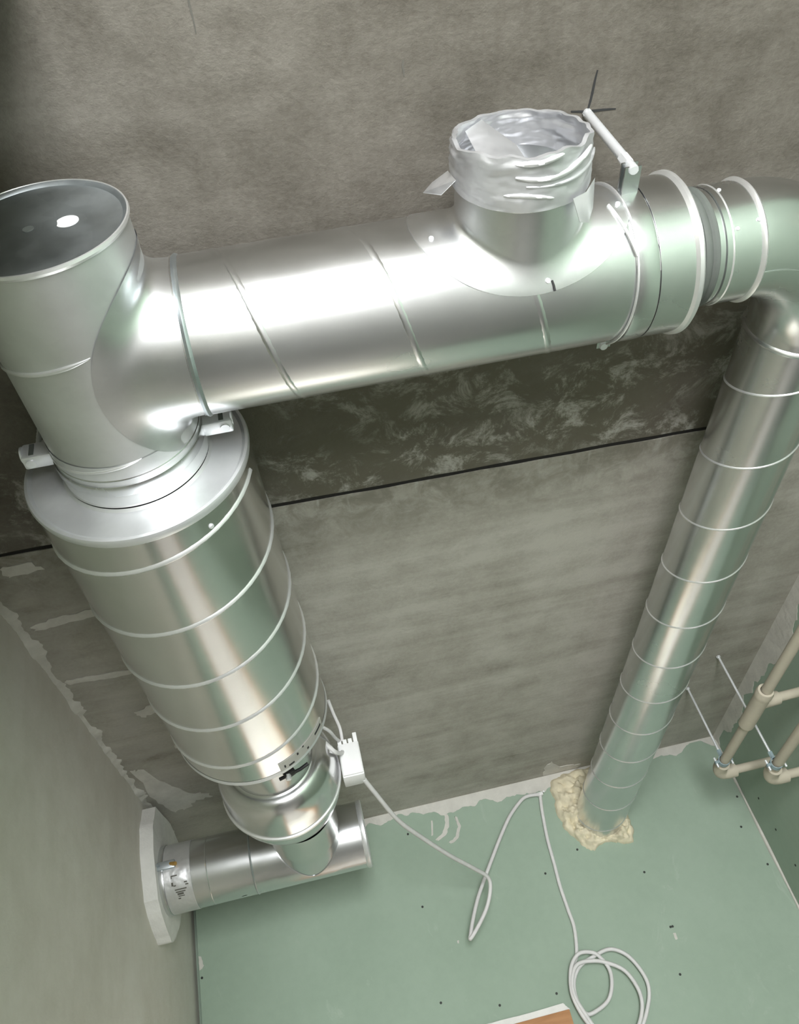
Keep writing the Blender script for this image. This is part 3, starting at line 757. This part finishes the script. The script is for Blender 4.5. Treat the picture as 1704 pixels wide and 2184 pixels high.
rod('threaded_rod', 'threaded rod behind the tee, down to the left clamp lug', (n0.x - 0.155, n0.y, 0), (n0.x - 0.155, n0.y, n0.z + 0.006))
rod('threaded_rod', 'threaded rod behind the duct, down to the right clamp lug', (n0.x + 0.155, n0.y, 0), (n0.x + 0.155, n0.y, n0.z + 0.006))

# ------------------------------------------------------------------ inline fan
fan = thing('duct_fan', 'round bulging inline duct fan with white terminal box behind the silencer', 'fan', T(-1.05))
A = T(-1.05)
def prof(*pts): return [(s + 1.05, r) for s, r in pts]
obj('housing', revolve(prof((-1.405, 0.1175), (-1.237, 0.1175), (-1.2352, 0.1185), (-1.2345, 0.128), (-1.2318, 0.139), (-1.225, 0.148), (-1.212, 0.1565), (-1.19, 0.164), (-1.155, 0.1695), (-1.11, 0.172), (-1.078, 0.1735)), A, TD, 112), GALV_FAN, fan, 60)
obj('rim', revolve(prof((-1.080, 0.1725), (-1.077, 0.1775), (-1.071, 0.1785), (-1.066, 0.1775), (-1.063, 0.1725)), A, TD, 112), SEAM, fan)
obj('housing', revolve(prof((-1.064, 0.172), (-1.045, 0.171), (-1.01, 0.166), (-0.975, 0.156), (-0.945, 0.140), (-0.925, 0.124), (-0.915, 0.114), (-0.905, 0.112), (-0.80, 0.112)), A, TD, 112), GALV_FAN, fan, 60)
obj('spigot_bead', ring(A, TD, -0.88 + 1.05, 0.112, 0.003), SEAM, fan)
# terminal box: front face towards the room, ribbed top
tb = obj('terminal_box', box((0.7365, -1.075, -0.236), (0.064, 0.070, 0.106), None, 0.004), WHITE_PL, fan)
obj('box_lid', box((0.7365, -1.113, -0.238), (0.058, 0.006, 0.094), None, 0.002), WHITE_PL, tb)
for k in range(4): obj('cable_gland', box((0.7125 + 0.016 * k, -1.08, -0.180 + (0.008 if k == 3 else 0)), (0.0125, 0.055, 0.022 + (0.016 if k == 3 else 0)), None, 0.002), WHITE_PL, tb)
obj('mounting_bracket', join(box((0.68, -1.05, -0.23), (0.07, 0.03, 0.004)), box((0.655, -1.05, -0.235), (0.004, 0.03, 0.05))), GALV, fan)
obj('lead_wire', tube(spline([(0.666, -1.20, -0.20), (0.685, -1.21, -0.232), (0.70, -1.19, -0.243), (0.715, -1.12, -0.215), (0.72, -1.10, -0.19)], 8), 0.0065, 8), CABLE, fan)
obj('lead_wire', tube(spline([(0.655, -1.25, -0.17), (0.69, -1.22, -0.185), (0.705, -1.15, -0.18), (0.715, -1.09, -0.165)], 8), 0.005, 8), CABLE, fan)
obj('lead_wire', tube(spline([(0.722, -1.09, -0.165), (0.722, -1.11, -0.13), (0.712, -1.15, -0.10), (0.705, -1.19, -0.075)], 8), 0.005, 8), CABLE, fan)

# clamp between silencer and fan with a black fastener
q0 = T(-1.388)
ct, cA, cd, cl, cc = clamp('pipe_clamp', 'clamp with black toggle bolt between the silencer and fan', q0, TD, 0.1195, 0.03, X)
bd = V((0.42, 0, -0.91)).normalized()
bp = q0 + bd * 0.143
tl = obj('toggle', box(bp, (0.03, 0.02, 0.034), (bd.cross(Y), Y, bd), 0.003), BLACK, ct)
obj('bolt', tube([bp + V((-0.025, 0.014, -0.012)), bp + V((0.03, 0.03, 0.01)), bp + V((0.052, 0.028, 0.02))], 0.005, 8), BLACK, tl)
obj('bolt_head', revolve([(-0.008, 0.007), (0.006, 0.007)], bp + V((0.0, -0.006, -0.02)), Z, 6, (True, True)), ZINC, tl)

# ------------------------------------------------------------------ lower cross duct with tee collar
YB, ZB, RB_ = -0.5352, -0.25, 0.1089
LA = V((0, YB, ZB))
low = thing('tee_duct', 'short galvanized cross duct below the fan, running into left wall', 'duct', (0.4, YB, ZB))
obj('body', revolve([(0.0, RB_), (0.3, RB_), (0.728, RB_)], LA, X, 96), GALV, low)
obj('end_rim', revolve([(0.716, RB_), (0.722, RB_ + 0.003), (0.731, RB_ + 0.003), (0.734, RB_), (0.730, RB_ - 0.003), (0.62, RB_ - 0.003)], LA, X, 96), GALV_WHITE, low)
obj('end_plug', revolve([(0.700, RB_ - 0.002), (0.702, 0.06), (0.702, 0.0)], LA, X, 64), GALV_DULL, low)
fx = T(YB).x; fz = T(YB).z
LO = V((fx, YB, ZB))
obj('saddle', saddle_flat(LO, X, V((0, -1, 0)), RB_, 0.1065, 0.165, math.radians(88), 0.165, 0.002, 112, 0.0030), GALV, low)
obj('collar', revolve([(0.150, 0.1068), (0.185, 0.1068), (0.190, 0.1135), (0.36, 0.1135)], LO, V((0, -1, 0)), 96), GALV_SMOOTH, low)
obj('seam', join(ring(LA, X, 0.345, RB_, 0.0022)), GALV_DULL, low)
obj('seam', join(ring(LA, X, 0.20, RB_, 0.0012)), GALV, low)
obj('seam', helix(LA, X, RB_, 0.15, 0.71, 0.30, 0.5, 1, 0.0012, 1.5), GALV, low)
# printed foil tape near the wall
tape = obj('foil_tape', revolve([(0.060, RB_ + 0.0005), (0.061, RB_ + 0.0016), (0.148, RB_ + 0.0016), (0.149, RB_ + 0.0005)], LA, X, 96), FOIL_LABEL, low)
def mark(s0, s1, a0, a1):
    # angle from front (-y) towards down
    vs, fs = [], []
    for i in range(5):
        a = math.radians(a0 + (a1 - a0) * i / 4)
        for s in (s0, s1):
            for r in (RB_ + 0.0012, RB_ + 0.0022): vs.append(LA + V((s, -math.cos(a) * r, -math.sin(a) * r)))
    for i in range(4):
        k = i * 4; fs += [(k + 1, k + 3, k + 7, k + 5), (k, k + 1, k + 5, k + 4), (k + 2, k + 6, k + 7, k + 3)]
    fs += [(0, 2, 3, 1), (16, 17, 19, 18)]
    obj('printed_mark', (vs, fs), INK_SOFT, tape)
for s0, s1, a0, a1 in ((0.085, 0.105, 14, 16), (0.085, 0.088, 14, 19), (0.084, 0.090, 25, 31), (0.090, 0.098, 30, 32), (0.092, 0.130, 37, 39), (0.094, 0.125, 41, 43), (0.098, 0.118, 44, 47.5), (0.10, 0.12, 49, 50.5), (0.125, 0.135, 27, 29), (0.128, 0.138, 31, 33), (0.098, 0.106, 53, 55)):
    mark(s0, s1, a0, a1)
# clamp at the wall end with a brass bolt
ct, cA, cd, cl, cc = clamp('pipe_clamp', 'narrow clamp with brass bolt on cross duct by left wall', (0.05, YB, ZB), X, RB_ + 0.001, 0.02, (0, -1, 0))
la = V((0, -0.98, -0.02)).normalized()
p_ = LA + V((0.085, 0, 0.015)) + la * (RB_ + 0.008)
lo = obj('lug', join(box(LA + V((0.065, 0, 0.010)) + la * (RB_ + 0.006), (0.075, 0.014, 0.026), (X, la, X.cross(la).normalized()), 0.002), box(LA + V((0.03, 0, 0.010)) + la * (RB_ + 0.014), (0.05, 0.028, 0.005), (X, la, X.cross(la).normalized()))), GALV_DULL, ct)
obj('bolt', revolve([(-0.012, 0.0), (-0.012, 0.0065), (0.012, 0.0065), (0.012, 0.0)], LA + V((0.098, 0, 0.008)) + la * (RB_ + 0.014), V((0.8, -0.5, -0.3)), 8), BRASS, lo)

# white insulation plate round the wall penetration
pl = [(-0.648, -0.035), (-0.69, -0.12), (-0.692, -0.20), (-0.675, -0.27), (-0.652, -0.345), (-0.60, -0.385), (-0.54, -0.418), (-0.49, -0.436), (-0.44, -0.410), (-0.375, -0.355), (-0.335, -0.295), (-0.32, -0.24), (-0.335, -0.05), (-0.45, -0.02)]
rp = random.Random(3); pl2 = []
for i in range(len(pl)):
    p, q = pl[i], pl[(i + 1) % len(pl)]
    for k in range(4): pl2.append((p[0] + (q[0] - p[0]) * k / 4 + rp.uniform(-.002, .002), p[1] + (q[1] - p[1]) * k / 4 + rp.uniform(-.002, .002)))
wpo = obj('insulation_plate', prism(pl2, (0.0, 0, 0), Y, Z, X, 0.045), BOARD_WHITE, None, 30)
tag(wpo, 'rough white insulation plate on left wall around the cross duct', 'insulation plate')

# ------------------------------------------------------------------ foam collar where the long duct enters the wall
def foam():
    out = [(0.16, 0.10), (0.19, 0.05)]
    poly = [(1.71, -0.004), (1.60, -0.004), (1.52, -0.03), (1.512, -0.10), (1.505, -0.17), (1.525, -0.24), (1.545, -0.285), (1.575, -0.325), (1.605, -0.338), (1.64, -0.318), (1.69, -0.322), (1.725, -0.342), (1.765, -0.338), (1.785, -0.30), (1.782, -0.25), (1.79, -0.20), (1.79, -0.10), (1.76, -0.02)]
    cx, cz = P0.x, P0.z; n, m = 144, 16
    def rout(t):
        d = V((math.cos(t), math.sin(t))); best = 0.12
        for i in range(len(poly)):
            a, b_ = V((poly[i][0] - cx, poly[i][1] - cz)), V((poly[(i + 1) % len(poly)][0] - cx, poly[(i + 1) % len(poly)][1] - cz)); e = b_ - a
            den = d.x * e.y - d.y * e.x
            if abs(den) < 1e-9: continue
            s = (a.x * e.y - a.y * e.x) / den; q = (a.x * d.y - a.y * d.x) / den
            if s > 0 and -1e-6 <= q <= 1 + 1e-6: best = s
        return best
    vs, fs = [], []
    for k in range(n):
        t = 2 * math.pi * k / n; ro = rout(t); ri = RP - 0.004
        for i in range(m + 1):
            q = i / m; r = ri + (ro - ri) * q
            nz = noise.fractal(V((math.cos(t) * r * 26, math.sin(t) * r * 26, 1.0)), 0.8, 2.0, 4)
            wd = ro - ri
            h = (0.012 + 0.35 * min(wd, 0.08) + 0.030 * nz) * max(0, (1 - q ** 3)) ** 0.6
            rr = r * (1 + 0.06 * nz * q)
            vs.append(V((cx + rr * math.cos(t), 0.001 - max(0, h), min(cz + rr * math.sin(t), -0.001))))
    for k in range(n):
        k2 = (k + 1) % n
        for i in range(m): fs.append((k * (m + 1) + i, k2 * (m + 1) + i, k2 * (m + 1) + i + 1, k * (m + 1) + i + 1))
    return vs, fs
fo = obj('foam_collar', foam(), FOAM, None, 60)
tag(fo, 'lumpy cream mounting foam where the long duct enters green wall', 'foam')

# ------------------------------------------------------------------ beige plastic water pipes on the right
def pvc(p, q, r): return tube([V(p), (V(p) + V(q)) / 2, V(q)], r, 20)
G = 'beige plastic pipes hung by the right wall'
p1 = thing('plastic_pipe', 'upper beige plastic pipe with socket, hung nearest the long duct', 'pipe', (2.033, -0.45, -0.30), G)
obj('straight_pipe', pvc((2.055, -3.0, -0.30), (2.033, -0.475, -0.30), 0.017), PIPE_PP, p1)
obj('elbow', tube(spline([(2.0335, -0.515, -0.30), (2.033, -0.478, -0.30), (2.040, -0.455, -0.306), (2.062, -0.448, -0.309), (2.095, -0.448, -0.309)], 8), 0.025, 18), PIPE_PP, p1)
obj('branch_pipe', pvc((2.06, -0.448, -0.309), (WID + 0.02, -0.448, -0.309), 0.0155), PIPE_PP, p1)
obj('socket', join(revolve([(-1.06, 0.0168), (-1.06, 0.024), (-1.048, 0.0275), (-1.03, 0.0275), (-1.03, 0.0255), (-0.83, 0.0255), (-0.83, 0.0168)], (2.035, 0, -0.30), (0.0, 1, 0), 24)), PIPE_PP, p1)
obj('branch_pipe', join(pvc((2.035, -0.955, -0.292), (2.115, -0.955, -0.288), 0.022), pvc((2.10, -0.955, -0.288), (WID + 0.02, -0.955, -0.284), 0.0155)), PIPE_PP, p1)
p2 = thing('plastic_pipe', 'lower beige plastic pipe closest to the right green wall', 'pipe', (2.11, -0.64, -0.42), G)
obj('straight_pipe', pvc((2.10, -3.0, -0.42), (2.11, -0.665, -0.42), 0.017), PIPE_PP, p2)
obj('elbow', tube(spline([(2.11, -0.705, -0.42), (2.11, -0.668, -0.42), (2.117, -0.645, -0.426), (2.139, -0.638, -0.429), (2.17, -0.638, -0.429)], 8), 0.025, 18), PIPE_PP, p2)
obj('branch_pipe', pvc((2.14, -0.638, -0.429), (WID + 0.02, -0.638, -0.429), 0.0155), PIPE_PP, p2)
for (x, y, zt, lab, lab2) in ((2.028, -0.54, -0.30, 'blue-grey pipe clip gripping the upper beige pipe', 'thin threaded rod from the ceiling to the upper beige pipe'), (2.10, -0.745, -0.42, 'blue-grey pipe clip gripping the lower beige pipe', 'thin threaded rod passing behind upper pipe to the lower pipe')):
    k = thing('pipe_clip', lab, 'clamp', (x, y, zt))
    obj('ring', revolve([(-0.009, 0.0174), (-0.009, 0.0205), (0.009, 0.0205), (0.009, 0.0174)], (x + 0.003, y, zt), Y, 32), BLUE, k)
    for s in (-1, 1):
        e = obj('ear', box((x + 0.003 + s * 0.026, y, zt), (0.014, 0.014, 0.010), None, 0.002), BLUE, k)
        obj('screw', revolve([(-0.018, 0.004), (0.018, 0.004)], (x + 0.003 + s * 0.028, y, zt), Z, 8, (True, True)), ZINC, e)
    obj('top_nut', revolve([(0.021, 0.008), (0.042, 0.008)], (x + 0.003, y, zt), Z, 6, (True, True)), BLUE, k)
    rod('threaded_rod', lab2, (x + 0.003, y, 0.0), (x + 0.003, y, zt + 0.042), 0.0042)

# ------------------------------------------------------------------ loose cables
cabA = spline([(0.763, -1.06, -0.284), (0.788, -0.98, -0.301), (0.844, -0.8, -0.332), (0.92, -0.62, -0.347), (1.003, -0.45, -0.365), (1.086, -0.3, -0.38), (1.136, -0.22, -0.398), (1.138, -0.19, -0.431), (1.109, -0.17, -0.486), (1.063, -0.15, -0.535), (1.026, -0.137, -0.566), (1.031, -0.13, -0.550), (1.05, -0.12, -0.508), (1.089, -0.1, -0.436), (1.134, -0.085, -0.37), (1.191, -0.07, -0.292), (1.241, -0.055, -0.225), (1.304, -0.04, -0.148), (1.36, -0.03, -0.098), (1.403, -0.022, -0.073), (1.46, -0.018, -0.075)], 8)
o = obj('power_cable', tube(cabA, 0.0072, 10), CABLE, None, 60); tag(o, 'white cable from fan terminal box, looping up to the wall clip', 'cable')
B = [(1.465, -0.012, -0.071), (1.452, -0.012, -0.13), (1.444, -0.011, -0.182), (1.434, -0.011, -0.257), (1.429, -0.011, -0.349), (1.423, -0.011, -0.438), (1.424, -0.011, -0.526), (1.424, -0.012, -0.593), (1.402, -0.013, -0.677), (1.376, -0.014, -0.712), (1.352, -0.014, -0.760), (1.343, -0.014, -0.81), (1.352, -0.014, -0.87), (1.385, -0.016, -0.935), (1.45, -0.018, -0.975), (1.53, -0.02, -0.955), (1.585, -0.022, -0.895), (1.612, -0.024, -0.838), (1.606, -0.026, -0.783), (1.575, -0.028, -0.724), (1.522, -0.028, -0.692), (1.452, -0.028, -0.703), (1.395, -0.028, -0.722), (1.358, -0.03, -0.764), (1.348, -0.032, -0.82), (1.365, -0.034, -0.87), (1.413, -0.036, -0.866), (1.458, -0.037, -0.844), (1.486, -0.038, -0.801), (1.494, -0.038, -0.754), (1.474, -0.038, -0.708), (1.449, -0.039, -0.688), (1.405, -0.04, -0.683), (1.365, -0.041, -0.715), (1.34, -0.042, -0.775), (1.338, -0.042, -0.83), (1.36, -0.042, -0.90), (1.41, -0.042, -0.965), (1.48, -0.041, -0.985), (1.535, -0.04, -0.935), (1.566, -0.04, -0.881), (1.568, -0.04, -0.828), (1.543, -0.041, -0.77), (1.488, -0.042, -0.732), (1.438, -0.043, -0.716), (1.385, -0.045, -0.717), (1.352, -0.046, -0.757), (1.342, -0.046, -0.81), (1.362, -0.046, -0.88), (1.40, -0.046, -0.99), (1.42, -0.046, -1.08)]
o = obj('coiled_cable', tube(spline(B, 8), 0.0070, 10), CABLE, None, 60); tag(o, 'white cable hanging down the green wall into a loose coil', 'cable')
k = thing('cable_clip', 'small white clip holding both cables at top of green wall', 'clip', (1.464, 0.0, -0.076))
obj('saddle', box((1.464, -0.012, -0.074), (0.024, 0.024, 0.014), None, 0.003), WHITE_PL, k)
obj('nail', revolve([(0, 0.004), (0.003, 0.004)], (1.480, -0.023, -0.070), (0, -1, 0), 10, (True, True)), ZINC, k)

# ------------------------------------------------------------------ doorway in the far wall: only its top corner is in view
d = thing('door_1', 'top corner of brown wooden door frame under a white strip', 'door', (0.88, -0.01, ZF)); d['kind'] = 'structure'
obj('head_jamb', box(((DX0 + DX1) / 2, 0.047, -0.885), (DX1 - DX0 + 0.095, 0.15, 0.088), None, 0.002), WOOD, d)
for x in (DX0 - 0.022, DX1 + 0.022): obj('side_jamb', box((x, 0.047, -1.865), (0.05, 0.15, 1.87), None, 0.002), WOOD, d)
obj('sealing_strip', patch([(0.455, -0.842), (0.60, -0.842), (0.9, -0.842), (1.315, -0.842), (1.300, -0.818), (1.1, -0.820), (0.9, -0.815), (0.6, -0.822), (0.455, -0.820)], (0, 0, 0), X, Z, (0, -1, 0), 0.02, 0.0015, 6, 4), BOARD_WHITE, d)
